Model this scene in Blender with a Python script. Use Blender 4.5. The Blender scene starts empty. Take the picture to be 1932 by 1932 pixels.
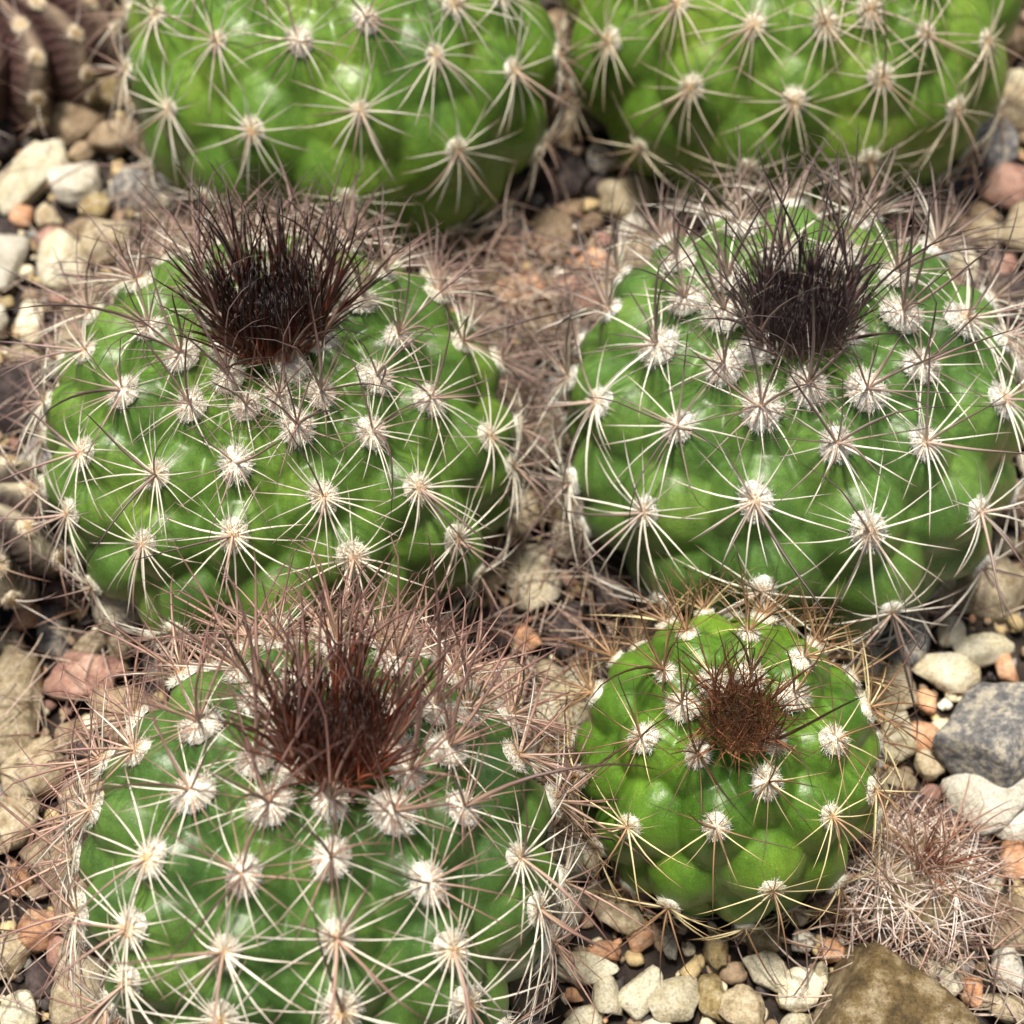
import bpy, math, random
import numpy as np
from mathutils import Vector, Matrix
random.seed(7)
rng = np.random.default_rng(11)
SC = bpy.context.scene
COL = SC.collection
SC.unit_settings.system = 'METRIC'
SC.unit_settings.scale_length = 0.01          # one unit is one centimetre

# ------------------------------------------------------------------ camera
ELEV, DIST, FOV = math.radians(60), 16.0, math.radians(35)
TARGET = Vector((0, 0, 1.5))
back = Vector((0, -math.cos(ELEV), math.sin(ELEV)))
CAM = TARGET + back * DIST
cd = bpy.data.cameras.new('camera')
cd.sensor_width = 36
cd.lens = 18 / math.tan(FOV / 2)
cd.clip_start, cd.clip_end = 0.1, 500
cd.dof.use_dof = True
cd.dof.focus_distance = 13.9
cd.dof.aperture_fstop = 1e-3 * cd.lens / (2 * 0.09)
cam = bpy.data.objects.new('camera', cd)
cam.location = CAM
cam.rotation_euler = (math.pi / 2 - ELEV, 0, 0)
COL.objects.link(cam)
SC.camera = cam

# ------------------------------------------------------------------ daylight
SUN_EL, SUN_AZ = math.radians(79), math.radians(-35)      # azimuth from +Y, clockwise
W = bpy.data.worlds.new('World'); SC.world = W; W.use_nodes = True
nt = W.node_tree
bg = nt.nodes['Background']
sky = nt.nodes.new('ShaderNodeTexSky'); sky.sky_type = 'NISHITA'; sky.sun_disc = False
sky.sun_elevation = SUN_EL; sky.sun_rotation = SUN_AZ
sky.air_density = 1.0; sky.dust_density = 5.0; sky.ozone_density = 0.6
nt.links.new(sky.outputs[0], bg.inputs[0]); bg.inputs[1].default_value = 0.065
sl = bpy.data.lights.new('sun', 'SUN'); sl.energy = 5.0; sl.angle = math.radians(9); sl.color = (1, .94, .86)
sun = bpy.data.objects.new('sun', sl); COL.objects.link(sun)
sd = Vector((math.sin(SUN_AZ) * math.cos(SUN_EL), math.cos(SUN_AZ) * math.cos(SUN_EL), math.sin(SUN_EL)))
sun.rotation_euler = sd.to_track_quat('Z', 'Y').to_euler()
SC.view_settings.view_transform = 'Standard'; SC.view_settings.look = 'None'
SC.view_settings.exposure = 0.37; SC.view_settings.gamma = 1
SC.view_settings.use_white_balance = True; SC.view_settings.white_balance_temperature = 6650; SC.view_settings.white_balance_tint = 10
SC.cycles.max_bounces = 8; SC.cycles.diffuse_bounces = 5; SC.cycles.glossy_bounces = 2

# ------------------------------------------------------------------ helpers
Rv, Uv, Fv = Vector((1, 0, 0)), Vector((0, math.sin(ELEV), math.cos(ELEV))), -back
def ray(px, py):
    """direction through a point of the photograph (coordinates of its 1932-pixel view)"""
    k = math.tan(FOV / 2) / 966
    return (Fv + Rv * ((px - 966) * k) - Uv * ((py - 966) * k)).normalized()
def on_plane(px, py, z):
    d = ray(px, py)
    return CAM + d * ((z - CAM.z) / d.z)
def project(p):
    v = Vector(p) - CAM
    w = v.dot(Fv); k = math.tan(FOV / 2) / 966
    return 966 + v.dot(Rv) / w / k, 966 - v.dot(Uv) / w / k
def cm_per_px(p):
    return (Vector(p) - CAM).dot(Fv) * math.tan(FOV / 2) / 966

def mesh_from(name, V, F, mat, col=None, smooth=True):
    me = bpy.data.meshes.new(name)
    me.from_pydata(np.asarray(V).tolist() if not isinstance(V, list) else V, [], F if isinstance(F, list) else F.tolist())
    if smooth: me.polygons.foreach_set('use_smooth', [True] * len(me.polygons))
    if col is not None:
        a = me.color_attributes.new('tint', 'FLOAT_COLOR', 'POINT')
        c = np.ones((len(V), 4), dtype=np.float32); c[:, :3] = col
        a.data.foreach_set('color', c.ravel())
    if mat is not None: me.materials.append(mat)
    me.update()
    return me
def link(name, me, parent=None, M=None):
    o = bpy.data.objects.new(name, me); COL.objects.link(o)
    if parent is not None: o.parent = parent
    if M is not None: o.matrix_local = M
    return o
def tag(o, label, cat, group=None):
    o['label'] = label; o['category'] = cat
    if group: o['group'] = group
    return o

# ------------------------------------------------------------------ materials
def newmat(name):
    m = bpy.data.materials.new(name); m.use_nodes = True
    return m, m.node_tree, m.node_tree.nodes['Principled BSDF']
def N(nt, t, **kw):
    n = nt.nodes.new(t)
    for k, v in kw.items(): setattr(n, k, v)
    return n
def noise(nt, scale, detail=4, rough=.55, vec=None):
    n = N(nt, 'ShaderNodeTexNoise'); n.inputs['Scale'].default_value = scale
    n.inputs['Detail'].default_value = detail; n.inputs['Roughness'].default_value = rough
    if vec: nt.links.new(vec, n.inputs['Vector'])
    return n
def ramp(nt, fac, stops):
    r = N(nt, 'ShaderNodeValToRGB'); e = r.color_ramp.elements
    while len(e) < len(stops): e.new(.5)
    for i, (p, c) in enumerate(stops):
        e[i].position = p; e[i].color = (*c, 1) if len(c) == 3 else c
    nt.links.new(fac, r.inputs[0]); return r
def mix(nt, a, b, fac, mode='MIX'):
    m = N(nt, 'ShaderNodeMix', data_type='RGBA', blend_type=mode)
    for s, v in ((0, fac), (6, a), (7, b)):
        if hasattr(v, 'is_output'): nt.links.new(v, m.inputs[s])
        elif s == 0: m.inputs[s].default_value = v
        else: m.inputs[s].default_value = (*v, 1)
    return m.outputs[2]

def skin_mat(name, deep, mid, light):
    m, nt, b = newmat(name)
    tc = N(nt, 'ShaderNodeTexCoord')
    n1 = noise(nt, 1.1, 3, .5, tc.outputs['Object'])
    base = ramp(nt, n1.outputs[0], [(.3, deep), (.5, mid), (.72, light)]).outputs[0]
    n2 = noise(nt, 9, 4, .6, tc.outputs['Object'])
    base = mix(nt, base, (.9, 1.0, .75), n2.outputs[0], 'SOFT_LIGHT')
    vo = N(nt, 'ShaderNodeTexVoronoi'); vo.inputs['Scale'].default_value = 26
    nt.links.new(tc.outputs['Object'], vo.inputs['Vector'])
    sp = ramp(nt, vo.outputs['Distance'], [(.06, (1, 1, 1)), (.17, (0, 0, 0))])
    nm = noise(nt, 3.1, 2, .5, tc.outputs['Object'])
    nr = ramp(nt, nm.outputs[0], [(.42, (0, 0, 0)), (.62, (.5, .5, .5))])
    f = mix(nt, sp.outputs[0], nr.outputs[0], 1.0, 'MULTIPLY')
    base = mix(nt, base, (.40, .50, .28), f)
    nt.links.new(base, b.inputs['Base Color'])
    b.inputs['Subsurface Weight'].default_value = .18
    b.inputs['Subsurface Radius'].default_value = (.5, .5, .15)
    b.inputs['Subsurface Scale'].default_value = .12
    b.inputs['Roughness'].default_value = .36
    b.inputs['Specular IOR Level'].default_value = .5
    nk = noise(nt, 2.3, 5, .75, tc.outputs['Object'])           # a few brownish scars
    ks = ramp(nt, nk.outputs[0], [(.68, (0, 0, 0)), (.74, (.55, .55, .55))])
    base = mix(nt, base, (.26, .22, .09), ks.outputs[0])
    nw = noise(nt, 70, 2, .5, tc.outputs['Object'])             # waxy pores
    base = mix(nt, base, ramp(nt, nw.outputs[0], [(.35, (.74, .78, .66)), (.62, (1.16, 1.16, 1.06))]).outputs[0], .8, 'MULTIPLY')
    gz = N(nt, 'ShaderNodeSeparateXYZ'); nt.links.new(tc.outputs['Object'], gz.inputs[0])
    az = N(nt, 'ShaderNodeMath', operation='MULTIPLY_ADD'); nt.links.new(nk.outputs[0], az.inputs[0]); az.inputs[1].default_value = 1.6; nt.links.new(gz.outputs['Z'], az.inputs[2])
    mr = N(nt, 'ShaderNodeMapRange'); nt.links.new(az.outputs[0], mr.inputs[0])
    mr.inputs[1].default_value = -.75; mr.inputs[2].default_value = .05; mr.inputs[3].default_value = .7; mr.inputs[4].default_value = 0
    base = mix(nt, base, (.20, .17, .075), mr.outputs[0])         # old skin turns corky towards the foot of the plant
    nt.links.new(base, b.inputs['Base Color'])
    nf = noise(nt, 60, 4, .7, tc.outputs['Object'])
    bu = N(nt, 'ShaderNodeBump'); bu.inputs['Strength'].default_value = .24; bu.inputs['Distance'].default_value = .010
    nt.links.new(nf.outputs[0], bu.inputs['Height']); 
    nl = noise(nt, 5, 3, .5, tc.outputs['Object'])
    bv = N(nt, 'ShaderNodeBump'); bv.inputs['Strength'].default_value = .35; bv.inputs['Distance'].default_value = .04
    nt.links.new(nl.outputs[0], bv.inputs['Height']); nt.links.new(bu.outputs[0], bv.inputs['Normal'])
    nt.links.new(bv.outputs[0], b.inputs['Normal'])
    rr = ramp(nt, n2.outputs[0], [(.3, (.27,) * 3), (.7, (.46,) * 3)])
    nt.links.new(rr.outputs[0], b.inputs['Roughness'])
    return m
SKIN = {
 'A': skin_mat('green_skin_bright', (0.0392, 0.0840, 0.0133), (0.0784, 0.1512, 0.0228), (0.1323, 0.2100, 0.0285)),
 'B': skin_mat('green_skin_yellow', (0.0451, 0.0924, 0.0133), (0.0882, 0.1596, 0.0228), (0.1421, 0.2100, 0.0285)),
 'C': skin_mat('green_skin_fresh', (0.0333, 0.0697, 0.0133), (0.0666, 0.1277, 0.0247), (0.1127, 0.1806, 0.0304)),
 'D': skin_mat('green_skin_clear', (0.0363, 0.0773, 0.0209), (0.0686, 0.1327, 0.0323), (0.1078, 0.1764, 0.0380)),
 'E': skin_mat('green_skin_deep', (0.0255, 0.0571, 0.0152), (0.0490, 0.0991, 0.0247), (0.0823, 0.1428, 0.0304)),
 'F': skin_mat('green_skin_young', (0.0353, 0.0840, 0.0114), (0.0706, 0.1428, 0.0171), (0.1176, 0.1974, 0.0228)),
 'G': skin_mat('olive_skin', (.10, .07, .045), (.18, .13, .085), (.28, .21, .14)),
}
def spine_material():
    m, nt, b = newmat('spine')
    a = N(nt, 'ShaderNodeVertexColor', layer_name='tint')
    oi = N(nt, 'ShaderNodeObjectInfo')
    r = ramp(nt, oi.outputs['Random'], [(0, (.78, .76, .76)), (1, (1.12, 1.1, 1.08))])
    c = mix(nt, a.outputs[0], r.outputs[0], 1.0, 'MULTIPLY')
    nt.links.new(c, b.inputs['Base Color'])
    b.inputs['Roughness'].default_value = .42
    b.inputs['Specular IOR Level'].default_value = .45
    b.inputs['Subsurface Weight'].default_value = 0
    return m
SPINE = spine_material()
def wool_material():
    m, nt, b = newmat('areole_wool')
    a = N(nt, 'ShaderNodeVertexColor', layer_name='tint')
    nt.links.new(a.outputs[0], b.inputs['Base Color'])
    b.inputs['Roughness'].default_value = .9
    b.inputs['Specular IOR Level'].default_value = .1
    tr = N(nt, 'ShaderNodeBsdfTranslucent'); nt.links.new(a.outputs[0], tr.inputs[0])
    ms = N(nt, 'ShaderNodeMixShader'); ms.inputs[0].default_value = .12
    nt.links.new(b.outputs[0], ms.inputs[1]); nt.links.new(tr.outputs[0], ms.inputs[2])
    nt.links.new(ms.outputs[0], nt.nodes['Material Output'].inputs['Surface'])
    return m
WOOL = wool_material()

# ------------------------------------------------------------------ spines
TUFTK = 0
def spine_shape(base_r, curve, hook, c0, c1, c2, tipstart, segs=6, seed=0):
    """unit length spine along +Z bowing to +X; base_r relative to length"""
    r = random.Random(seed)
    V, F, C = [], [], []
    side = 4
    wob = r.uniform(-.02, .02)
    for i in range(segs + 1):
        t = i / segs
        x = curve * t * t + hook * max(0, t - .68) ** 2 * 3.2
        y = wob * math.sin(t * 5)
        z = t - .25 * abs(curve) * t ** 3 - hook * max(0, t - .74) ** 2 * 1.6
        rad = base_r * (1 - t) ** .62 * (1 if t > .03 else .8) + base_r * .06
        if t < tipstart: col = [a + (b - a) * (t / max(tipstart, .01)) for a, b in zip(c0, c1)]
        else:
            k = min(1, (t - tipstart) / (1 - tipstart) * 1.25)
            col = [a + (b - a) * k for a, b in zip(c1, c2)]
        if i == segs:
            V.append((x, y, z)); C.append(col)
        else:
            for k in range(side):
                an = math.pi * 2 * k / side
                V.append((x + rad * math.cos(an), y + rad * math.sin(an), z)); C.append(col)
    for i in range(segs - 1):
        for k in range(side):
            a = i * side + k; b = i * side + (k + 1) % side
            F.append((a, b, b + side, a + side))
    top = segs * side
    for k in range(side):
        F.append(((segs - 1) * side + k, (segs - 1) * side + (k + 1) % side, top))
    return np.array(V), F, np.array(C)
def spine_set(kind, pal):
    out = []
    for s in range(8):
        r = random.Random(hash((kind == 'c', s)) % 999 + s)
        br = lambda c, k: [min(.95, x * k) for x in c]
        k = r.uniform(.85, 1.12)
        c0, c1, c2 = [br(c, k) for c in pal]
        if kind == 'radial':
            sh = spine_shape(.0124, r.uniform(.08, .36), 0, c0, c1, c2, r.uniform(.42, .72), 6, s)
        elif kind == 'central':
            sh = spine_shape(.0138, r.uniform(-.05, .36), r.choice([0, 0, 0, .5, 1.1]), c0, c1, c2, r.uniform(.3, .5), 7, s)
        else:
            sh = spine_shape(.0105, r.uniform(.0, .22), 0, c0, c1, c2, r.uniform(.25, .5), 6, s)
        out.append((sh, mesh_from(kind + '_spine', *sh[:2], SPINE, sh[2])))
    return out
PALS = {
 # radial: cream base, white shaft, brown tip ; central: tan base, mauve brown, dark tip ; tuft
 'A': dict(radial=[(.74, .68, .50), (.74, .72, .62), (.26, .17, .11)], central=[(.52, .40, .30), (.33, .22, .18), (.13, .08, .06)], tuft=[(.3, .12, .08), (.1, .04, .03), (.02, .012, .01)]),
 'B': dict(radial=[(.70, .62, .44), (.64, .58, .44), (.24, .14, .07)], central=[(.50, .36, .24), (.30, .19, .13), (.11, .065, .04)], tuft=[(.3, .12, .08), (.1, .04, .03), (.02, .012, .01)]),
 'C': dict(radial=[(.78, .72, .56), (.80, .77, .66), (.24, .15, .11)], central=[(.56, .42, .33), (.34, .225, .20), (.06, .04, .035)], tuft=[(.60, .20, .12), (.15, .042, .03), (.012, .009, .008)]),
 'D': dict(radial=[(.86, .82, .68), (.88, .86, .76), (.30, .21, .16)], central=[(.58, .46, .37), (.30, .22, .195), (.06, .045, .04)], tuft=[(.42, .28, .26), (.17, .105, .11), (.04, .028, .03)]),
 'E': dict(radial=[(.82, .76, .60), (.84, .81, .70), (.30, .18, .14)], central=[(.60, .43, .31), (.38, .23, .19), (.12, .06, .05)], tuft=[(.66, .27, .15), (.27, .082, .048), (.03, .014, .010)]),
 'F': dict(radial=[(.80, .73, .44), (.72, .60, .32), (.22, .12, .05)], central=[(.48, .31, .17), (.22, .12, .06), (.045, .028, .02)], tuft=[(.62, .32, .18), (.42, .19, .09), (.08, .04, .025)]),
 'G': dict(radial=[(.86, .79, .68), (.82, .74, .68), (.52, .38, .32)], central=[(.66, .52, .38), (.46, .30, .22), (.24, .13, .09)], tuft=[(.50, .20, .12), (.40, .14, .09), (.22, .08, .05)]),
}
SETS = {k: {kk: spine_set(kk, p) for kk, p in d.items()} for k, d in PALS.items()}
for k in SETS:                    # long dark curved centrals, numbers 8 to 11 of each set
    for s_ in range(4):
        p_ = PALS[k]['central']
        sh_ = spine_shape(.0145, .22 + .10 * s_, .35 * (s_ % 2), [x * .7 for x in p_[0]], [x * .42 for x in p_[1]], [x * .5 for x in p_[2]], .22, 8, 90 + s_)
        SETS[k]['central'].append((sh_, mesh_from('central_spine', *sh_[:2], SPINE, sh_[2])))

def wool_mesh(seed, rad, hgt, nh, core, edge, centre):
    """a cushion of short curly hairs over a low lumpy dome"""
    r = np.random.default_rng(seed)
    V, F, C = [], [], []
    rings, seg = 6, 18
    for i in range(rings + 1):
        for k in range(seg):
            a = 2 * math.pi * k / seg; ph = i / rings * 1.6
            q = rad * .78 * math.sin(ph) * (1 + .10 * math.sin(3 * a + seed) + r.uniform(-.04, .04))
            V.append((q * math.cos(a), q * math.sin(a), hgt * .85 * math.cos(ph) * (1 + r.uniform(-.05, .05)) - .01))
            t = min(1, q / (rad * .5)); C.append([x * (1 - t) + y * t for x, y in zip(centre, core)])
    for i in range(rings):
        for k in range(seg):
            F.append((i * seg + k, (i + 1) * seg + k, (i + 1) * seg + (k + 1) % seg, i * seg + (k + 1) % seg))
    for h in range(nh):
        a = r.uniform(0, 2 * math.pi); q = math.sqrt(r.uniform(0, 1)) * .95
        ph = q * 1.5
        n = Vector((math.sin(ph) * math.cos(a), math.sin(ph) * math.sin(a), math.cos(ph)))
        p = Vector((rad * .74 * n.x, rad * .74 * n.y, hgt * .82 * n.z))
        d = (n + Vector(r.uniform(-.75, .75, 3))).normalized()
        L = rad * (.12 + .20 * q ** 2) * r.uniform(.6, 1.5); w = rad * r.uniform(.014, .026)
        sd_ = d.orthogonal().normalized(); sd_.rotate(Matrix.Rotation(r.uniform(0, 6.28), 3, d))
        up = d.cross(sd_)
        bend = Vector(r.uniform(-.5, .5, 3)) * L
        t = q * q * 2; base = [x * (1 - t) + y * t for x, y in zip(centre, edge)] if q < .62 else edge
        kk = r.uniform(.85, 1.08); base = [min(.95, x * kk) for x in base]
        b0 = len(V)
        for j in range(3):
            f = j / 3
            c = p + d * (L * f) + bend * f * f
            ww = w * (1 - f * .5)
            for e in range(3):
                an = e * 2.0944
                v = c + sd_ * (ww * math.cos(an)) + up * (ww * math.sin(an)); V.append(tuple(v)); C.append(base)
        V.append(tuple(p + d * L + bend)); C.append(base)
        for j in range(2):
            for e in range(3):
                A_ = b0 + j * 3 + e; B_ = b0 + j * 3 + (e + 1) % 3
                F.append((A_, B_, B_ + 3, A_ + 3))
        for e in range(3): F.append((b0 + 6 + e, b0 + 6 + (e + 1) % 3, b0 + 9))
    return mesh_from('areole', V, F, WOOL, np.array(C))
WOOLS = {}
def wools(kind):
    if kind not in WOOLS:
        tan = {'A': (.66, .44, .18), 'B': (.66, .47, .24), 'C': (.62, .42, .24), 'D': (.70, .52, .34), 'E': (.68, .45, .18), 'F': (.62, .40, .20), 'G': (.58, .40, .18)}[kind]
        white = {'D': (.98, .96, .88), 'G': (.90, .80, .62), 'E': (.97, .92, .80)}.get(kind, (.97, .93, .79))
        WOOLS[kind] = [wool_mesh(40 + s + ord(kind) * 7, .5, .26, 430, [x * .92 for x in white], white, tan) for s in range(3)], \
                      [wool_mesh(60 + s + ord(kind) * 7, .5, .30, 460, [x * .95 for x in white], (.98, .94, .84), (.94, .85, .72)) for s in range(2)]
    return WOOLS[kind]

# ------------------------------------------------------------------ cactus
def lumpy(u, seed):
    r = np.random.default_rng(seed); s = np.zeros(len(u))
    for _ in range(6):
        k = r.normal(size=3) * 2.2; s += np.sin(u @ k + r.uniform(0, 6.28))
    return s / 6
CACTI = []
def cactus(kind, cx, cy, wpx, cratio, zc, tilt, yaw, pts, label, tuft, wool_r, rad_len, cen_len, nrad, ncen, spacing, depth, apex_px=None, seed=1, grid=(300, 170), name='globular_cactus', group=None, tuft_h=1.2, cap=300, crown_s=.2, roll=0.0):
    r = random.Random(seed); nr = np.random.default_rng(seed)
    C0 = on_plane(cx, cy, zc)
    a = wpx * cm_per_px(C0); c = a * cratio
    Rm = Matrix.Rotation(roll, 3, 'Y') @ Matrix.Rotation(yaw, 3, 'Z') @ Matrix.Rotation(tilt, 3, 'X')      # tilt > 0 leans away, < 0 towards the camera
    R = np.array(Rm); S = np.array([a, a, c])
    cc = np.array(C0)
    # areoles seen in the photograph, set where their line of sight meets the body
    U = []
    o = np.array(CAM)
    for px, py in pts:
        d = np.array(ray(px, py))
        o2 = R.T @ (o - cc) / S; d2 = R.T @ d / S
        A_, B_, C_ = d2 @ d2, 2 * o2 @ d2, o2 @ o2 - 1
        disc = B_ * B_ - 4 * A_ * C_
        if disc > 0: u = o2 + d2 * (-B_ - math.sqrt(disc)) / (2 * A_)
        else:
            t = -B_ / (2 * A_); u = o2 + d2 * t
            u -= d2 / np.linalg.norm(d2) * 0
        U.append(u / np.linalg.norm(u))
    nseen = len(U)
    # the rest continue the spiral round the back and up to the crown
    Pw = [x * S for x in U]
    vdir = R.T @ np.array((CAM - C0).normalized())
    M = 6000; i = np.arange(M) + .5
    zf = 1 - 2 * i / M; ph = i * 2.399963
    cand = np.stack([np.sqrt(1 - zf ** 2) * np.cos(ph), np.sqrt(1 - zf ** 2) * np.sin(ph), zf], 1)
    for u in cand:
        if u[2] < -.62: break
        th = math.acos(u[2])
        if th < (.19 if kind != 'F' else .27): continue
        s = crown_s + (spacing - crown_s) * min(1, (th / 1.15)) ** 1.0
        s *= a / 2.4 if kind not in 'G' else 1
        facing = u @ vdir
        if facing > .3 and th > .5: s *= 1.22
        if (Rm @ Vector(u)).y > .1: s *= .84
        p = u * S
        if all(np.linalg.norm(p - q) > s for q in Pw): Pw.append(p); U.append(u)
    U = np.array(U); Pw = np.array(Pw)
    # body
    nu, nv = grid
    th = np.linspace(0, math.pi * .93, nv); az = np.linspace(0, 2 * math.pi, nu, endpoint=False)
    T, Z = np.meshgrid(th, az, indexing='ij')
    u = np.stack([np.sin(T) * np.cos(Z), np.sin(T) * np.sin(Z), np.cos(T)], -1).reshape(-1, 3)
    def shape(u):
        p = u * S
        mer = np.stack([-u[:, 0] * u[:, 2], -u[:, 1] * u[:, 2], u[:, 0] ** 2 + u[:, 1] ** 2 + 1e-9], 1)
        mer /= np.linalg.norm(mer, axis=1, keepdims=True)
        df = p[:, None, :] - Pw[None]
        D = np.sqrt((df ** 2).sum(2) - .42 * np.einsum('ijk,ik->ij', df, mer) ** 2)      # longer up and down: tubercles run into ribs
        # the bulge of each tubercle hangs a little below its areole
        k = np.argpartition(D, 3, axis=1)[:, :4]; Dk = np.take_along_axis(D, k, 1); Dk.sort(axis=1)
        F1, F2, F3 = Dk[:, 0], Dk[:, 1], Dk[:, 2]
        q = (F2 - F1) / (F2 + F1 + 1e-6); q = np.sqrt(q * q + .007) - .04
        q3 = (F3 - F1) / (F3 + F1 + 1e-6)
        loc = np.clip((F1 + F2) / (spacing * 1.1 * a / 2.4), .12, 1.15)
        g = (1 - np.clip(q, 0, 1)) ** 2.3 * .85 + (1 - np.clip(q3, 0, 1)) ** 2.2 * .5
        inn = depth * a / 2.4 * loc * g
        n = u / S; n /= np.linalg.norm(n, axis=1, keepdims=True)
        out = p * (1 + .018 * lumpy(u, seed))[:, None] - n * inn[:, None]
        rho = np.hypot(out[:, 0], out[:, 1])
        out[:, 2] -= np.where(u[:, 2] > 0, .16 * c * np.exp(-(rho / (.22 * a)) ** 2), 0)
        return out
    V = np.concatenate([shape(u[s:s + 8000]) for s in range(0, len(u), 8000)])
    ii = np.arange(nv - 1)[:, None] * nu; jj = np.arange(nu)[None]; j2 = (jj + 1) % nu
    F = np.stack([ii + jj, ii + nu + jj, ii + nu + j2, ii + j2], -1).reshape(-1, 4)
    root = bpy.data.objects.new(name, None); COL.objects.link(root)
    base = Vector((C0.x, C0.y, 0)); root.location = base; root.empty_display_size = .5
    tag(root, label, 'cactus', group)
    toW = Matrix.Translation(C0 - base) @ Rm.to_4x4()                # body space to the root's space
    link('body', mesh_from('body', V, F, SKIN[kind]), root, toW)
    rootM = toW
    CACTI.append((C0, a, c))
    AP = shape(U)
    n = U / S; n /= np.linalg.norm(n, axis=1, keepdims=True)
    vis = []
    info = []
    for k in range(len(U)):
        nl = Vector(n[k]); p = Vector(AP[k])
        up = Vector((0, 0, 1)) - nl * nl.z
        up = up.normalized() if up.length > 1e-3 else Vector((0, 1, 0))
        sidev = up.cross(nl)
        theta = math.acos(max(-1, min(1, U[k][2])))
        young = max(0, 1 - (theta - .15) / .75)                       # 1 at the crown, 0 on the shoulders
        # woolly areole looks up and out
        world = toW @ p + base
        facing = (Rm @ nl).dot((CAM - world).normalized())
        sx, sy = project(world)
        seen = facing > -.25 and -40 < sx < 1972 and -40 < sy < 1972
        info.append((k, nl, p, up, sidev, theta, young, facing, seen))
    order = sorted(info, key=lambda t: -(t[7] if t[8] else -9))
    budget = {'radial': cap, 'central': cap}
    rest = {'radial': ([], [], []), 'central': ([], [], [])}
    def put(kindname, arM, parent, Mloc, j, single):
        if r.random() < .06: q_ = r.uniform(.35, .7); Mloc = Mloc @ Matrix.Diagonal((1, 1, q_, 1))
        sh, me = SETS[kind][kindname][j]
        if single and budget[kindname] > 0:
            budget[kindname] -= 1
            link(kindname + '_spine', me, parent, arM.inverted() @ Mloc)
        else:
            Vr, Fr, Cr = rest[kindname]; b0 = sum(len(x) for x in Vr)
            Mn = np.array(Mloc); Vr.append(sh[0] @ Mn[:3, :3].T + Mn[:3, 3]); Cr.append(sh[2] * r.uniform(.8, 1.1))
            Fr.extend([tuple(i + b0 for i in f) for f in sh[1]])
    def orient(d, bow):
        d = d.normalized(); x = bow - d * bow.dot(d)
        x = x.normalized() if x.length > 1e-4 else d.orthogonal().normalized()
        return Matrix((x, d.cross(x), d)).transposed().to_4x4()
    WA, WB = wools(kind)
    for k, nl, p, up, sidev, theta, young, facing, seen in order:
        wr = wool_r * r.uniform(.78, 1.08) * (1 - .25 * max(0, (theta - 1.1)))
        if theta < .5: wr *= 1.12
        elif theta < .75: wr *= 1.05
        Mw = Matrix((sidev, up, nl)).transposed().to_4x4() @ Matrix.Rotation(r.uniform(-.4, .4), 4, 'Z')
        Mw = Matrix.Translation(p - nl * .02) @ Mw @ Matrix.Diagonal((2 * wr * .92, 2 * wr * 1.08, 2 * wr, 1))
        me = r.choice(WB if young > .25 else WA)
        ar = link('areole', me, root, toW @ Mw)
        ar_M = Mw
        rearward = max(0, min(1, ((Rm @ nl).y + .05) / .4)) if kind != 'G' else 0
        rim = 1 if (facing < .42 and theta > .9) else 0
        # radial spines: a ring lying nearly flat on the body, sparser towards the crown
        if theta > .22:
          m = nrad + r.choice([-2, -1, 0, 0, 1, 1]) - (4 if theta > 1.5 else 0)
          a0 = r.uniform(0, 1)
          for j in range(m):
            an = 2 * math.pi * (j + a0 + r.uniform(-.28, .28)) / m
            tang = up * math.cos(an) + sidev * math.sin(an)
            upish = math.cos(an)
            if upish > .75 and r.random() < .25: continue
            spread = math.radians(r.uniform(66, 84)) - max(young, rearward * .8) * math.radians(r.uniform(10, 32))
            d = nl * math.cos(spread) + tang * math.sin(spread)
            L = rad_len * r.uniform(.72, 1.12) * (1 - .2 * max(0, upish)) * (1 - .25 * young)
            th_ = r.uniform(.85, 1.15)
            Ml = Matrix.Translation(p + nl * wr * .22 + tang * wr * .12) @ orient(d, -nl + Vector((r.uniform(-.6, .6), r.uniform(-.6, .6), r.uniform(-.4, .2)))) @ Matrix.Diagonal((L * th_, L * th_, L, 1))
            kn_ = 'radial'
            if (young > .25 or rearward > .3 or rim) and r.random() < .3 + .45 * max(young, rearward): kn_ = 'central'; Ml = Ml @ Matrix.Diagonal((.8, .8, 1.1, 1))
            put(kn_, ar_M, ar, Ml, r.randrange(8), seen)
        m = max(1, ncen + r.choice([-1, 0, 0, 1])) + (int(3.5 * young + 3.2 * rearward + .6) if kind != 'G' else 0) + 2 * rim
        a0 = r.uniform(0, 1)
        for j in range(m):
            an = 2 * math.pi * (j + a0 + r.uniform(-.2, .2)) / m
            tang = up * math.cos(an) + sidev * math.sin(an)
            if j == 0 and theta > .8: tang = -up + sidev * r.uniform(-.5, .5)
            spread = math.radians(r.uniform(28, 66)) * (1 - .6 * young)
            if j == 0: spread *= .8
            d = nl * math.cos(spread) + tang * math.sin(spread) + Vector((0, 0, 1)) * (.75 * young + .3 * rearward)
            L = cen_len * r.uniform(.62, 1.15) * (1 + .2 * young)
            Ml = Matrix.Translation(p + nl * wr * .25) @ orient(d, tang * .6 - nl * .5 + Vector((r.uniform(-.5, .5), r.uniform(-.5, .5), r.uniform(-.3, .3)))) @ Matrix.Diagonal((L, L, L, 1))
            jj = r.randrange(8)
            if kind in 'CDEFB' and j == 1 and facing > .35 and r.random() < .6:
                jj = 8 + r.randrange(4); Ml = Ml @ Matrix.Diagonal((1.15, 1.15, 1.25, 1))
            put('central', ar_M, ar, Ml, jj, seen)
    for kn in ('radial', 'central'):
        Vr, Fr, Cr = rest[kn]
        if Vr:
            o_ = link('far_' + kn + '_spines', mesh_from('spines', np.concatenate(Vr), Fr, SPINE, np.concatenate(Cr)), root, toW)
            o_['kind'] = 'stuff'
    # the crown tuft, a brush of young dark spines
    Vt, Ft, Ct, b0 = [], [], [], 0
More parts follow.
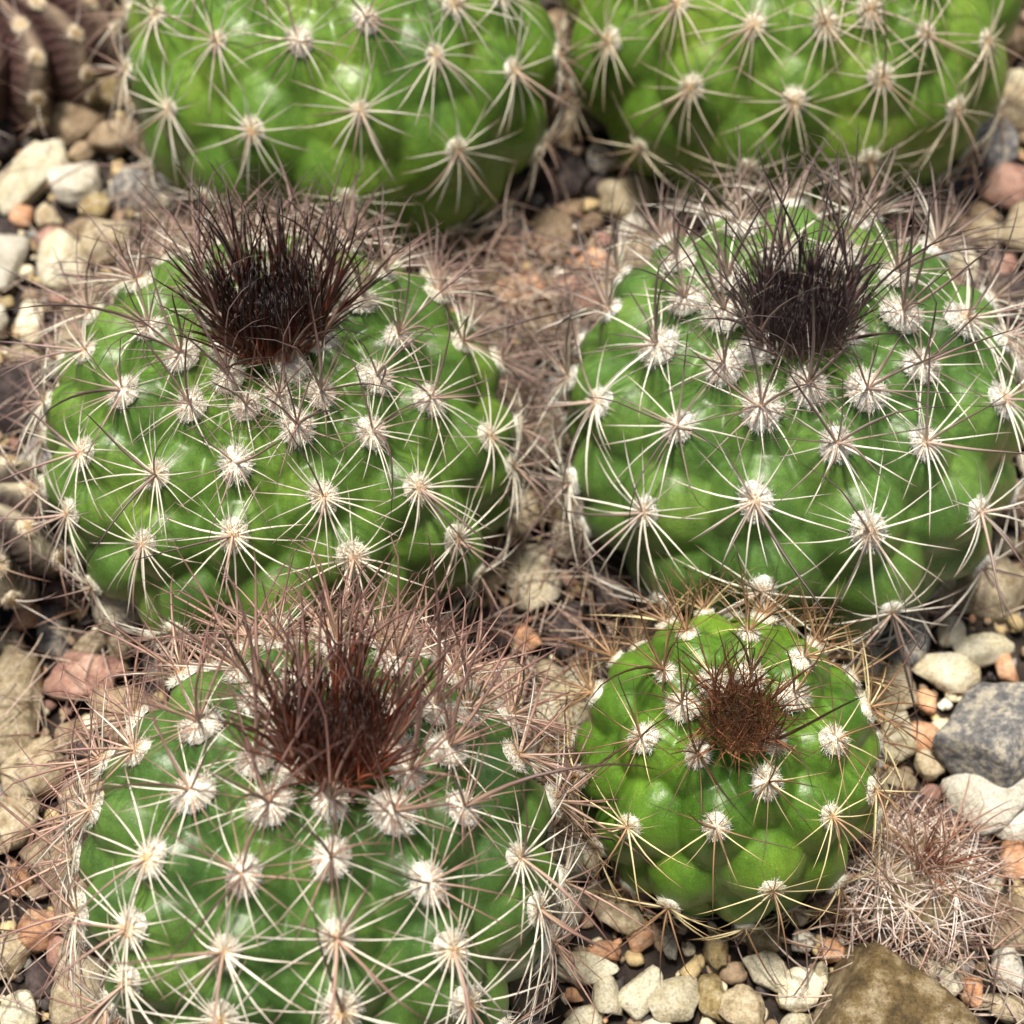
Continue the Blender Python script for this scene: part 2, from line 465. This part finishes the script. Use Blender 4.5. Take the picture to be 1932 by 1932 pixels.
    nloose = int(26 + tuft * .10)
    for j in range(tuft + nloose):
        loose = j >= tuft
        q = r.random() ** .62 if not loose else r.uniform(.6, 1.15)
        an = r.uniform(0, 6.2832)
        rr = q * a * (.185 if kind != 'F' else .20)
        p = Vector((rr * math.cos(an), rr * math.sin(an), c * ((.815 if kind != 'F' else .90) + .115 * min(q, 1))))
        lean = r.uniform(-.30, .12) if r.random() < .75 else q * r.uniform(.1, .45)
        if loose: lean = r.uniform(.05, .7)
        jt = .13 if kind != 'F' else .6
        d = Vector((math.cos(an) * lean + r.uniform(-jt, jt), math.sin(an) * lean + r.uniform(-jt, jt), 1))
        L = tuft_h * (a / 2.4) * (.6 + .4 * q) * (r.uniform(.5, .82) if r.random() < .85 else r.uniform(.82, 1.1))
        if loose: L = tuft_h * (a / 2.4) * r.uniform(.75, 1.3)
        Ml = np.array(Matrix.Translation(p) @ orient(d, Vector((math.cos(an), math.sin(an), 0)) * r.choice([1, 1, -.5]) + Vector((r.uniform(-.5, .5), r.uniform(-.5, .5), 0))) @ Matrix.Diagonal((L * 1.05, L * 1.05, L, 1)))
        sh = SETS[kind]['tuft'][r.randrange(8)][0]
        if loose: Ml = Ml @ np.diag((1.3, 1.3, 1, 1))
        Vt.append(sh[0] @ Ml[:3, :3].T + Ml[:3, 3])
        Ct.append(sh[2] * (r.uniform(.6, 1.3) if loose else r.uniform(.45, 1.1) if r.random() < .85 else r.uniform(1.2, 2.2)))
        Ft.extend([tuple(i + b0 for i in f) for f in sh[1]]); b0 += len(sh[0])
    t_ = link('crown_tuft', mesh_from('crown_tuft', np.concatenate(Vt), Ft, SPINE, np.concatenate(Ct)), root, toW)
    t_['kind'] = 'stuff'
    return root

A_PTS = [(298,30),(410,78),(564,78),(691,37),(822,105),(856,10),(971,134),(322,206),(477,245),(680,210),(862,284),(1008,291),(247,132),(281,315),(856,430),(972,443),(1050,105),(1055,277),(655,375),(390,370),(500,-30),(380,-30),(600,-50),(780,-60),(940,-10)]
B_PTS = [(1152,80),(1279,7),(1305,166),(1423,47),(1557,44),(1640,20),(1498,188),(1660,145),(1745,64),(1857,78),(1799,206),(1897,210),(1637,298),(1789,352),(1887,332),(1413,315),(1211,277),(1085,165),(1450,-60),(1600,-50),(1740,-40),(1210,-60)]
C_PTS = [(165,665),(285,620),(345,670),(235,740),(360,765),(465,765),(560,805),(605,740),(700,815),(708,712),(750,635),(808,755),(873,645),(918,825),(945,680),(785,920),(610,938),(445,875),(295,897),(155,855),(90,760),(270,1027),(440,1010),(855,1015),(962,880),(897,1080),(665,1050),(130,970),(430,705),(820,520),(265,535),(525,748)]
D_PTS = [(1140,495),(1150,585),(1245,655),(1128,760),(1280,805),(1368,690),(1437,770),(1525,725),(1635,735),(1738,690),(1578,838),(1745,835),(1888,755),(1816,606),(1890,640),(1218,965),(1425,945),(1637,1000),(1845,965),(1078,910),(1075,1010),(1437,1110),(1680,1150),(1870,1080),(1762,474),(1690,520),(1400,430),(1488,383),(1250,455),(1620,420)]
E_PTS = [(455,1270),(380,1370),(260,1420),(365,1495),(485,1425),(510,1515),(625,1495),(740,1530),(770,1450),(840,1415),(875,1350),(870,1525),(970,1430),(1050,1510),(975,1620),(805,1665),(625,1618),(460,1650),(285,1620),(180,1530),(160,1420),(345,1275),(250,1750),(425,1795),(635,1770),(850,1790),(1010,1715),(145,1620),(155,1720),(245,1850),(420,1920),(645,1905),(880,1890),(1035,1775),(965,1350),(740,1255),(620,1175)]
F_PTS = [(1290,1332),(1318,1420),(1447,1474),(1572,1396),(1461,1393),(1495,1312),(1566,1538),(1351,1559),(1457,1677),(1410,1779),(1637,1335),(1645,1490),(1583,1670),(1123,1308),(1214,1393),(1187,1559),(1262,1708),(1255,1170),(1113,1197),(1255,1268),(1322,1106),(1413,1194),(1542,1214),(1416,1275)]

GR = 'spiny globular cacti growing in a clump'
cactus('A', 648, 112, 408, .84, 1.4, -.05, 0, A_PTS, 'glossy green cactus at the back, partly cut off above, next to the pale long pebble', 160, .165, .90, .9, 15, 2, .95, .14, seed=3, group=GR)
cactus('B', 1488, 25, 432, .84, 1.4, -.05, 0, B_PTS, 'yellowish green cactus behind the one with the purple-brown tuft, its crown out of the picture', 160, .18, .92, .85, 14, 2, .95, .14, seed=4, group=GR)
cactus('C', 535, 838, 445, .78, 1.35, -.10, 0, C_PTS, 'green cactus with a nearly black crown tuft, beside the withered ribbed cactus', 1300, .175, .80, .95, 19, 2, .80, .22, seed=5, group=GR, crown_s=.27, tuft_h=.98, roll=.06)
cactus('D', 1492, 795, 437, .78, 1.35, .02, 0, D_PTS, 'broad green cactus with the whitest woolly areoles and a purple-brown crown tuft', 1150, 0.205, .95, 1.05, 16, 3, .92, .21, seed=6, group=GR, crown_s=.25, tuft_h=.82, roll=-.10)
cactus('E', 608, 1640, 450, .95, 1.5, -.235, 0, E_PTS, 'dark green cactus nearest the front, with a tall reddish brown crown tuft', 1150, .185, .84, 1.05, 18, 2, .80, .23, seed=7, group=GR, crown_s=.27, tuft_h=1.05, roll=.16)
cactus('F', 1370, 1446, 290, 1.05, 1.05, .12, 0, F_PTS, 'small bright green cactus with golden brown spines, between two gravel patches', 900, .150, .74, .80, 12, 2, 1.05, .23, seed=8, group=GR, tuft_h=.95, crown_s=.36, roll=-.05)
cactus('G', 1722, 1668, 100, 1.0, .35, -.1, 0, [(1678,1660),(1661,1650),(1735,1640),(1800,1678),(1762,1744),(1714,1712),(1655,1712),(1822,1720),(1740,1570)], 'tiny seedling cactus hidden under tangled pinkish brown spines, beside the big golden brown rock', 60, .085, .74, .78, 19, 5, .26, .05, seed=9, grid=(140, 80), tuft_h=2.6, crown_s=.14)

# withered, ribbed cacti: shrunken ribs with pale ridges and wrinkled brown furrows
def withered_skin():
    m, nt, b = newmat('withered_skin')
    a = N(nt, 'ShaderNodeVertexColor', layer_name='tint'); tc = N(nt, 'ShaderNodeTexCoord')
    n = noise(nt, 7, 6, .7, tc.outputs['Object'])
    r_ = ramp(nt, n.outputs[0], [(.3, (.5, .48, .46)), (.65, (1.3, 1.25, 1.2))])
    nt.links.new(mix(nt, a.outputs[0], r_.outputs[0], 1.0, 'MULTIPLY'), b.inputs['Base Color'])
    b.inputs['Roughness'].default_value = .75
    bu = N(nt, 'ShaderNodeBump'); bu.inputs['Strength'].default_value = .6; bu.inputs['Distance'].default_value = .04
    nt.links.new(n.outputs[0], bu.inputs['Height']); nt.links.new(bu.outputs[0], b.inputs['Normal'])
    return m
WSKIN = withered_skin()
def withered(cx, cy, wpx, zc, cr, ribs, ridge, furrow, label, seed, yaw=0.0, tilt=0.0):
    r = random.Random(seed)
    C0 = on_plane(cx, cy, zc); a = wpx * cm_per_px(C0); c = a * cr
    nu, nv = 360, 150
    T, Z = np.meshgrid(np.linspace(0, math.pi * .9, nv), np.linspace(0, 2 * math.pi, nu, endpoint=False), indexing='ij')
    def rad(T, Z):
        w = .12 * np.sin(3 * T + 1 + seed)
        s_ = np.abs(np.sin(ribs / 2 * (Z + w)))                  # 1 at a ridge, 0 in a furrow
        g = s_ ** .8
        wr = np.sin(T * 46 + 2.5 * np.sin(ribs * Z) + seed) * .014 * (1 - g)
        return 1 - .26 * (1 - g) + wr + .025 * np.sin(5 * T + 2 * Z), g
    q, g = rad(T, Z)
    V = np.stack([a * q * np.sin(T) * np.cos(Z), a * q * np.sin(T) * np.sin(Z), c * (q * .5 + .5) * np.cos(T)], -1).reshape(-1, 3)
    g = g.reshape(-1, 1) ** 5
    colr = np.array(furrow) * (1 - g) + np.array(ridge) * g
    ii = np.arange(nv - 1)[:, None] * nu; jj = np.arange(nu)[None]; j2 = (jj + 1) % nu
    F = np.stack([ii + jj, ii + nu + jj, ii + nu + j2, ii + j2], -1).reshape(-1, 4)
    root = bpy.data.objects.new('withered_cactus', None); COL.objects.link(root); root.location = (C0.x, C0.y, 0)
    tag(root, label, 'cactus', 'withered ribbed cacti at the picture edge')
    toW = Matrix.Translation((0, 0, zc)) @ Matrix.Rotation(tilt, 4, 'X') @ Matrix.Rotation(yaw, 4, 'Z')
    link('body', mesh_from('body', V, F, WSKIN, colr), root, toW)
    for k in range(ribs):
        for th in ((.5, .95, 1.4, 1.8) if ribs > 9 else (.85, 1.5)):
            th = th + r.uniform(-.06, .06)
            w = .12 * math.sin(3 * th + 1 + seed)
            z_ = 2 * math.pi * (k + .5) / ribs - w
            qq = float(rad(np.array([th]), np.array([z_]))[0][0])
            p = Vector((a * qq * math.sin(th) * math.cos(z_), a * qq * math.sin(th) * math.sin(z_), c * (qq * .5 + .5) * math.cos(th)))
            nl = Vector((p.x / a / a, p.y / a / a, p.z / c / c)).normalized()
            up = (Vector((0, 0, 1)) - nl * nl.z).normalized(); sv = up.cross(nl)
            Mw = Matrix.Translation(p - nl * .02) @ Matrix((sv, up, nl)).transposed().to_4x4() @ Matrix.Diagonal((.24, .28, .24, 1))
            ar = link('areole', r.choice(wools('G')[0]), root, toW @ Mw)
            for j in range(4):
                an = r.uniform(0, 6.28); sp = r.uniform(.6, 1.4)
                d = nl * math.cos(sp) + (up * math.cos(an) + sv * math.sin(an)) * math.sin(sp)
                L = r.uniform(.35, .65)
                x = d.cross(Vector(rng.normal(size=3))).normalized()
                Ms = Matrix.Translation(p) @ Matrix((x, d.cross(x), d)).transposed().to_4x4() @ Matrix.Diagonal((L, L, L, 1))
                link('spine', r.choice(SETS['G'][r.choice(['radial', 'central'])])[1], ar, Mw.inverted() @ Ms)
    CACTI.append((C0, a, c))
withered(-36, 1010, 165, 1.0, .8, 9, (.36, .33, .24), (.06, .045, .038), 'dark withered cactus with pale rib edges, beside the cactus with the black tuft', 3, yaw=.1)
withered(22, 75, 200, .6, .7, 11, (.22, .17, .12), (.06, .025, .022), 'shrivelled reddish brown cactus with tan ribs, in the top corner beside the glossy green one', 8, yaw=.35)

# ------------------------------------------------------------------ stones
def stone_shape(seed, sub=3, facets=11, soft=.06, rough=.02):
    r = np.random.default_rng(seed)
    import bmesh
    bm = bmesh.new(); bmesh.ops.create_icosphere(bm, subdivisions=sub, radius=1)
    u = np.array([v.co for v in bm.verts]); u /= np.linalg.norm(u, axis=1, keepdims=True)
    F = [tuple(v.index for v in f.verts) for f in bm.faces]; bm.free()
    nn = r.normal(size=(facets, 3)); nn /= np.linalg.norm(nn, axis=1, keepdims=True)
    nn = np.concatenate([nn, np.array([[0, 0, 1], [0, 0, -1], [1, 0, 0], [-1, 0, 0], [0, 1, 0], [0, -1, 0]]) + r.normal(size=(6, 3)) * .25])
    nn /= np.linalg.norm(nn, axis=1, keepdims=True)
    dd = r.uniform(.72, 1.05, len(nn))
    dots = np.maximum(u @ nn.T, .02)
    R_ = dd / dots
    rad = (np.sum(R_ ** (-1 / soft), axis=1)) ** (-soft)
    lum = np.zeros(len(u))
    for f, amp in ((3, .05), (7, rough), (15, rough * .6)):
        for _ in range(4):
            k = r.normal(size=3) * f; lum += amp * np.sin(u @ k + r.uniform(0, 6.28)) / 2
    return u * (rad * (1 + lum))[:, None], F
def stone_mat(name, c1, c2, c3, scale=6, rough=.85, spec=.25, contrast=(.35, .5, .68), bump=.85, metal=0):
    m, nt, b = newmat(name)
    tc = N(nt, 'ShaderNodeTexCoord'); geo = N(nt, 'ShaderNodeNewGeometry'); oi = N(nt, 'ShaderNodeObjectInfo')
    ad = N(nt, 'ShaderNodeVectorMath', operation='MULTIPLY_ADD')
    nt.links.new(oi.outputs['Random'], ad.inputs[0]); ad.inputs[1].default_value = (37, 53, 71)
    nt.links.new(geo.outputs['Position'], ad.inputs[2])
    n = noise(nt, scale, 6, .65, ad.outputs[0])
    c = ramp(nt, n.outputs[0], list(zip(contrast, (c1, c2, c3)))).outputs[0]
    br = ramp(nt, oi.outputs['Random'], [(0, (.72, .70, .68)), (.5, (.95, .95, .95)), (1, (1.15, 1.12, 1.1))])
    c = mix(nt, c, br.outputs[0], 1.0, 'MULTIPLY')
    n4 = noise(nt, 34, 4, .8, ad.outputs[0])
    c = mix(nt, c, ramp(nt, n4.outputs[0], [(.36, (.62, .60, .57)), (.50, (1, 1, 1)), (.64, (1.22, 1.2, 1.18))]).outputs[0], 1.0, 'MULTIPLY')
    n3 = noise(nt, scale * 9, 3, .7, ad.outputs[0])
    pk = ramp(nt, n3.outputs[0], [(.30, (.45, .42, .38)), (.42, (1, 1, 1))])
    c = mix(nt, c, pk.outputs[0], .75, 'MULTIPLY')
    nt.links.new(c, b.inputs['Base Color'])
    b.inputs['Roughness'].default_value = rough; b.inputs['Specular IOR Level'].default_value = spec; b.inputs['Metallic'].default_value = metal
    n2 = noise(nt, max(16, scale * 3.5), 9, .78, ad.outputs[0])
    bu = N(nt, 'ShaderNodeBump'); bu.inputs['Strength'].default_value = bump; bu.inputs['Distance'].default_value = .05
    nt.links.new(n2.outputs[0], bu.inputs['Height']); nt.links.new(bu.outputs[0], b.inputs['Normal'])
    return m
SM = {
 'cream': stone_mat('cream_limestone', (.58, .52, .34), (.78, .73, .54), (.88, .85, .70), 3.5),
 'white': stone_mat('white_stone', (.50, .47, .38), (.66, .64, .54), (.76, .75, .68), 4),
 'ochre': stone_mat('ochre_stone', (.32, .25, .15), (.53, .45, .30), (.72, .64, .47), 7),
 'orange': stone_mat('orange_stone', (.48, .24, .13), (.72, .41, .24), (.82, .58, .40), 5),
 'brown': stone_mat('brown_stone', (.18, .13, .08), (.32, .24, .155), (.50, .41, .28), 4),
 'grey': stone_mat('grey_stone', (.19, .20, .21), (.38, .38, .375), (.74, .70, .57), 9, contrast=(.38, .5, .60)),
 'dark': stone_mat('dark_stone', (.03, .024, .024), (.07, .055, .055), (.13, .105, .10), 5),
 'pink': stone_mat('reddish_stone', (.24, .13, .11), (.44, .26, .20), (.58, .42, .34), 3.5),
 'rock': stone_mat('golden_brown_rock', (.09, .062, .028), (.22, .155, .065), (.50, .41, .26), 3.2, rough=.55, spec=.45, contrast=(.38, .5, .62), bump=1.0),
 'gold': stone_mat('flaky_golden_stone', (.24, .17, .07), (.46, .36, .17), (.70, .62, .42), 8, rough=.4, spec=.6, bump=.9),
}
BASES = [stone_shape(100 + i, 3, random.Random(i).choice([7, 11, 15]), .022 + .022 * (i % 3), .035) for i in range(14)]
SMESH = {}
def stone_me(i, mat):
    if (i, mat) not in SMESH:
        SMESH[(i, mat)] = mesh_from('pebble', BASES[i][0], BASES[i][1], SM[mat])
    return SMESH[(i, mat)]
placed = []      # (x, y, r)
# px, py, width, height, turn, material, label
STONES = [
 (1700,1945,285,225,-28,'rock','large golden brown wet-looking rock below the tiny tangled seedling cactus'),
 (1880,1378,182,150,-15,'grey','large blue-grey stone speckled with tan crust, above the flat pale stone'),
 (1858,1506,124,122,35,'white','flat round off-white stone with a dark seed husk, just below the grey stone'),
 (1908,1552,100,66,-28,'white','oval off-white pebble overlapping the flat round stone at its lower edge'),
 (1928,1474,52,46,0,'white','bright white pebble at the edge beside the grey speckled stone'),
 (1735,1388,70,56,-15,'orange','salmon orange pebble touching the grey speckled stone on its outer side'),
 (1917,1622,60,74,0,'orange','cracked salmon stone at the picture edge beside the tangled seedling'),
 (1908,1748,112,104,0,'brown','brown lichen-coloured stone between the tangled seedling and the picture edge'),
 (1905,1830,70,68,0,'white','pale grey-white stone under the brown stone near the corner'),
 (1838,1871,42,56,10,'orange','small salmon chip beside the large golden brown rock'),
 (1905,1903,90,50,0,'ochre','yellow-brown stone in the bottom corner of the picture'),
 (1508,1866,92,80,8,'cream','squarish cream pebble leaning on the large golden brown rock'),
 (1447,1832,64,76,35,'cream','slanting cream pebble right below the small bright green cactus'),
 (1545,1838,38,48,0,'cream','small cream pebble wedged above the squarish one by the big rock'),
 (1272,1886,108,78,8,'cream','widest cream pebble of the front row, beside the golden flaky one'),
 (1345,1885,60,72,-5,'gold','glittering golden flaky pebble in the front row'),
 (1405,1902,68,84,15,'ochre','upright tan wedge-shaped pebble in the front row'),
 (1505,1938,70,50,0,'cream','cream pebble cut by the bottom edge beside the big rock'),
 (1352,1783,52,54,0,'gold','golden translucent pebble tucked under the small bright green cactus'),
 (1518,1773,52,36,0,'white','crumbly white pebble under the lower spines of the small cactus'),
 (1570,1792,54,42,0,'orange','rusty orange pebble above the large golden brown rock'),
 (1752,1788,25,31,0,'white','tiny bright white perlite grain caught in the seedling spines'),
 (1145,1880,62,52,0,'cream','rounded cream pebble by the front dark green cactus'),
 (1213,1866,62,92,-35,'cream','long slanting cream pebble between the rounded and the widest one'),
 (1265,1780,34,56,0,'white','upright white pebble standing in dark soil under the small cactus'),
 (1100,1825,112,60,-10,'cream','cream pebble half hidden under spines of the front dark green cactus'),
 (1143,1793,62,36,0,'orange','orange pebble resting above the cream ones beside the front cactus'),
 (1853,1221,116,66,8,'cream','broad cream stone beside the base of the white-woolled cactus'),
 (1796,1188,58,58,0,'cream','cream cube-like pebble touching the base of the white-woolled cactus'),
 (1900,1257,42,56,0,'orange','small peach pebble below the broad cream stone'),
 (1792,1266,92,70,-10,'cream','knobbly pale stone between the grey stone and the white-woolled cactus'),
 (1690,1290,92,80,20,'ochre','tan stone behind the small bright green cactus spines'),
 (1695,1395,70,90,0,'cream','dull cream stone between the small cactus and the salmon pebble'),
 (1690,1480,80,60,20,'ochre','sand-brown stone beside the small bright green cactus'),
 (55,325,190,80,48,'cream','long yellowish cream stone lying at a slant at the far side'),
 (142,338,104,92,0,'white','rounded white stone beside the long slanting one'),
 (117,498,112,92,12,'cream','smooth yellow-cream stone behind the cactus with the black tuft'),
 (8,490,70,120,0,'white','pale stone cut by the picture edge beside the smooth yellow one'),
 (40,405,50,50,0,'orange','reddish chip between the long slanting stone and the pale cut-off one'),
 (60,605,48,104,10,'cream','narrow upright cream stone below the smooth yellow-cream one'),
 (-5,600,40,60,0,'white','small white stone at the edge beside the narrow upright one'),
 (30,742,130,140,0,'dark','dark purplish stone above the withered ribbed cactus'),
 (50,1160,66,50,0,'orange','knobbly orange pebble below the withered ribbed cactus'),
 (96,1195,62,84,0,'grey','blue-grey pebble between the orange pebble and the reddish stone'),
 (150,1275,120,96,0,'pink','reddish pink stone beside the spines of the front cactus'),
 (25,1320,110,200,8,'ochre','tall olive-tan stone at the edge next to the reddish pink stone'),
 (20,1545,110,90,-20,'ochre','tan stone at the edge below the tall olive one'),
 (35,1662,46,46,0,'orange','small bright orange pebble by the spines of the front cactus'),
 (70,1750,80,70,0,'orange','orange-brown stone at the edge beside the front cactus, lower of the two orange ones'),
 (30,1905,84,70,10,'cream','crumbly cream stone in the bottom corner by the front cactus'),
 (1003,1090,120,110,10,'cream','dusty greenish cream stone in the gap between the four bigger cacti'),
 (1065,1185,70,100,0,'dark','dark slate chip in the gap beside the dusty cream stone'),
 (1045,440,84,120,-10,'brown','brown stone in the shadowed gap between the two cacti at the back'),
]
for i, (px, py, w, h, tr, mt, lab) in enumerate(STONES):
    P = on_plane(px, py, .15); k = cm_per_px(P)
    sx, sy = w * k / 2, h * k / 2 / .86
    sz = max(.12, .62 * min(sx, sy))
    if mt == 'rock':
        me = mesh_from('rock', *stone_shape(902, 5, 5, .10, .012), SM['rock']); sz = .62
    elif mt == 'grey' and w > 150:
        me = mesh_from('stone', *stone_shape(911, 5, 7, .07, .02), SM['grey']); sz = .5
    else: me = stone_me(i % 14, mt)
    z = sz * .55 + .05
    P = on_plane(px, py, z + sz * .3); P.z = z
    o = link('rock' if mt == 'rock' else ('pebble' if w < 75 else 'stone'), me)
    o.location = P; o.rotation_euler = (random.uniform(-.2, .2), random.uniform(-.2, .2), math.radians(tr) + (0 if mt == 'rock' else random.choice([0, math.pi])))
    o.scale = (sx * 1.05, sy * 1.05, sz)
    tag(o, lab, 'rock' if mt == 'rock' else ('pebble' if w < 75 else 'stone'))
    placed.append((P.x, P.y, max(sx, sy) * .9))
HAND = len(placed)

# ground sheet
def ground():
    n = 181; L = 45
    g = np.linspace(-1, 1, n); g = np.sign(g) * np.abs(g) ** 1.7 * L
    X, Y = np.meshgrid(g, g)
    Z = .05 * np.sin(X * 2.1 + 1) * np.sin(Y * 1.7) + .03 * np.sin(X * 5.3) * np.sin(Y * 4.7 + 2) - .06
    V = np.stack([X, Y + 1, Z], -1).reshape(-1, 3)
    i = np.arange(n - 1)[:, None] * n; j = np.arange(n - 1)[None]
    F = np.stack([i + j, i + j + 1, i + j + n + 1, i + j + n], -1).reshape(-1, 4)
    m, nt, b = newmat('dark_soil')
    tc = N(nt, 'ShaderNodeTexCoord')
    n1 = noise(nt, 3, 8, .7, tc.outputs['Object'])
    nt.links.new(ramp(nt, n1.outputs[0], [(.35, (.015, .011, .009)), (.55, (.045, .032, .025)), (.72, (.10, .075, .055))]).outputs[0], b.inputs['Base Color'])
    b.inputs['Roughness'].default_value = .95
    bu = N(nt, 'ShaderNodeBump'); bu.inputs['Strength'].default_value = .9; bu.inputs['Distance'].default_value = .08
    n2 = noise(nt, 11, 8, .75, tc.outputs['Object']); nt.links.new(n2.outputs[0], bu.inputs['Height']); nt.links.new(bu.outputs[0], b.inputs['Normal'])
    o = link('ground', mesh_from('ground', V, F, m)); o['kind'] = 'structure'
    return o
G = ground()
# gravel: single pebbles where they show, the rest one mass
def blocked(x, y, rr):
    for C0, a, c in CACTI:
        if (x - C0.x) ** 2 + (y - C0.y) ** 2 < (a * .8 - rr) ** 2 and a > rr: return True
    return False
def hidden(x, y, z=.15):
    d = (Vector((x, y, z)) - CAM); L = d.length; d.normalize()
    for C0, a, c in CACTI:
        w = C0 - CAM; t = w.dot(d)
        if t < L and (w - d * t).length < min(a, c) * .9: return True
    return False
cell = {}
def fits(x, y, rr, k=.86):
    ix, iy = int(x // .6), int(y // .6)
    for a in range(ix - 3, ix + 4):
        for b in range(iy - 3, iy + 4):
            for (X, Y, R_) in cell.get((a, b), ()):
                if (X - x) ** 2 + (Y - y) ** 2 < ((R_ + rr) * k) ** 2: return False
    return True
def note(x, y, rr): cell.setdefault((int(x // .6), int(y // .6)), []).append((x, y, rr))
for p in placed: note(*p)
rp = random.Random(5)
mats = ['cream'] * 26 + ['white'] * 7 + ['ochre'] * 20 + ['orange'] * 11 + ['brown'] * 14 + ['grey'] * 8 + ['dark'] * 8 + ['pink'] * 5 + ['gold'] * 6
def blend_stone(mt):       # plain tint used in the joined gravel
    return {'cream': (.74, .69, .51), 'white': (.84, .80, .70), 'ochre': (.52, .41, .22), 'orange': (.68, .39, .23), 'brown': (.31, .23, .15), 'grey': (.26, .26, .25), 'dark': (.06, .05, .05), 'pink': (.28, .16, .13), 'gold': (.42, .34, .18)}[mt]
gm, gnt, gb = newmat('gravel')
va = N(gnt, 'ShaderNodeVertexColor', layer_name='tint'); tcg = N(gnt, 'ShaderNodeTexCoord')
ng = noise(gnt, 16, 6, .7, tcg.outputs['Object'])
rg = ramp(gnt, ng.outputs[0], [(.3, (.55, .52, .48)), (.6, (1.15, 1.12, 1.08))])
gnt.links.new(mix(gnt, va.outputs[0], rg.outputs[0], 1.0, 'MULTIPLY'), gb.inputs['Base Color']); gb.inputs['Roughness'].default_value = .85
bg2 = N(gnt, 'ShaderNodeBump'); bg2.inputs['Strength'].default_value = .5; bg2.inputs['Distance'].default_value = .03
gnt.links.new(ng.outputs[0], bg2.inputs['Height']); gnt.links.new(bg2.outputs[0], gb.inputs['Normal'])
LOW = [stone_shape(300 + i, 2, 8, .03, .05) for i in range(8)]
gV, gF, gC, gb0 = [], [], [], 0
def add_grain(x, y, z, s, mt):
    global gb0
    v, f = LOW[rp.randrange(8)]
    E = np.array(Matrix.Rotation(rp.uniform(0, 6.28), 3, 'Z') @ Matrix.Rotation(rp.uniform(-.4, .4), 3, 'X'))
    w = (v * np.array([s, s * rp.uniform(.65, 1), s * rp.uniform(.45, .7)])) @ E.T + np.array([x, y, z])
    gV.append(w); gF.extend([(a + gb0, b + gb0, c + gb0) for a, b, c in f]); gb0 += len(w)
    gC.append(np.tile(np.array(blend_stone(mt)) * rp.uniform(.75, 1.2), (len(w), 1)))
single = []
for size, tries in ((.34, 5000), (.25, 9000), (.18, 14000), (.12, 14000)):
    for _ in range(tries):
        x = rp.uniform(-8.5, 8.5); y = rp.uniform(-7.5, 12)
        rr = size * rp.uniform(.8, 1.2)
        if blocked(x, y, rr) or not fits(x, y, rr): continue
        note(x, y, rr); mt = rp.choice(mats)
        shade = x < -3 or y > 1.5 or (abs(x - .4) < .9 and y > -1.5)  # browner, darker stones are chosen here, partly imitating the shading between the plants
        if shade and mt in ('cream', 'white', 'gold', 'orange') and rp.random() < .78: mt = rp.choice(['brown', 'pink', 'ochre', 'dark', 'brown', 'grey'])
        z = rr * .45 + rp.uniform(-.02, .06)
        sx, sy = project((x, y, z))
        if size > .15 and -15 < sx < 1950 and -15 < sy < 1950 and not hidden(x, y, z): single.append((x, y, z, rr, mt))
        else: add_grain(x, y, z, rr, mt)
single.sort(key=lambda s: -s[3] / (Vector(s[:3]) - CAM).length)
for q, (x, y, z, rr, mt) in enumerate(single):
    if q >= 290: add_grain(x, y, z, rr, mt); continue
    M_ = Matrix.Translation((x, y, z)) @ Matrix.Rotation(rp.uniform(0, 6.28), 4, 'Z') @ Matrix.Rotation(rp.uniform(-.35, .35), 4, 'X') @ Matrix.Diagonal((rr * 1.12, rr * rp.uniform(.75, 1.05), rr * rp.uniform(.55, .8), 1))
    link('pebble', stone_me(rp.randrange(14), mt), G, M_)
for _ in range(14000):     # fine grit in the gaps
    x = rp.uniform(-8.5, 8.5); y = rp.uniform(-7.5, 12)
    if blocked(x, y, .05): continue
    add_grain(x, y, rp.uniform(-.04, .05), rp.uniform(.03, .085), rp.choice(mats + ['dark'] * 40 + ['brown'] * 30))
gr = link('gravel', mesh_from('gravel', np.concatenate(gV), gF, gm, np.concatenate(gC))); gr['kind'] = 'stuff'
# dry fallen spines and fibres lying over the gravel
Vd, Fd, Cd, b0 = [], [], [], 0
drift = [(-4.6, 1.5, 1.3, 4.2, 380), (.35, .2, .6, 3.4, 420), (.1, 3.2, 1.1, 1.0, 480), (4.7, 3.4, .5, .8, 220), (-3.9, 3.6, .8, .8, 200), (3.9, -4.0, 1.2, 1.1, 260), (-4.8, -3.2, .5, 2.0, 130), (4.6, 2.5, .6, 2.2, 200)]
for X, Y, wx, wy, n in drift:
    for _ in range(n):
        x, y = rp.gauss(X, wx * .7), rp.gauss(Y, wy * .6)
        if blocked(x, y, .05): continue
        j = rp.randrange(8); sh = SETS[rp.choice('CDEG')][rp.choice(['radial', 'radial', 'central'])][j][0]
        L = rp.uniform(.35, .95); an = rp.uniform(0, 6.28); el = rp.gauss(.12, .22)
        d = Vector((math.cos(an) * math.cos(el), math.sin(an) * math.cos(el), math.sin(el)))
        xx = d.cross(Vector((rp.uniform(-1, 1), rp.uniform(-1, 1), 1))).normalized()
        Ms = np.array(Matrix.Translation((x, y, rp.uniform(.2, .55 if Y < 3 else 1.0))) @ Matrix((xx, d.cross(xx), d)).transposed().to_4x4() @ Matrix.Diagonal((L, L, L, 1)))
        Vd.append(sh[0] @ Ms[:3, :3].T + Ms[:3, 3]); Fd.extend([tuple(i + b0 for i in f) for f in sh[1]]); b0 += len(sh[0])
        Cd.append(sh[2] * np.array((.74, .64, .60)) * rp.uniform(.55, 1.1))
dr = link('fallen_spines', mesh_from('fallen_spines', np.concatenate(Vd), Fd, SPINE, np.concatenate(Cd))); dr['kind'] = 'stuff'
print('single pebbles', len(single), 'grain verts', gb0, 'objects', len(bpy.data.objects))
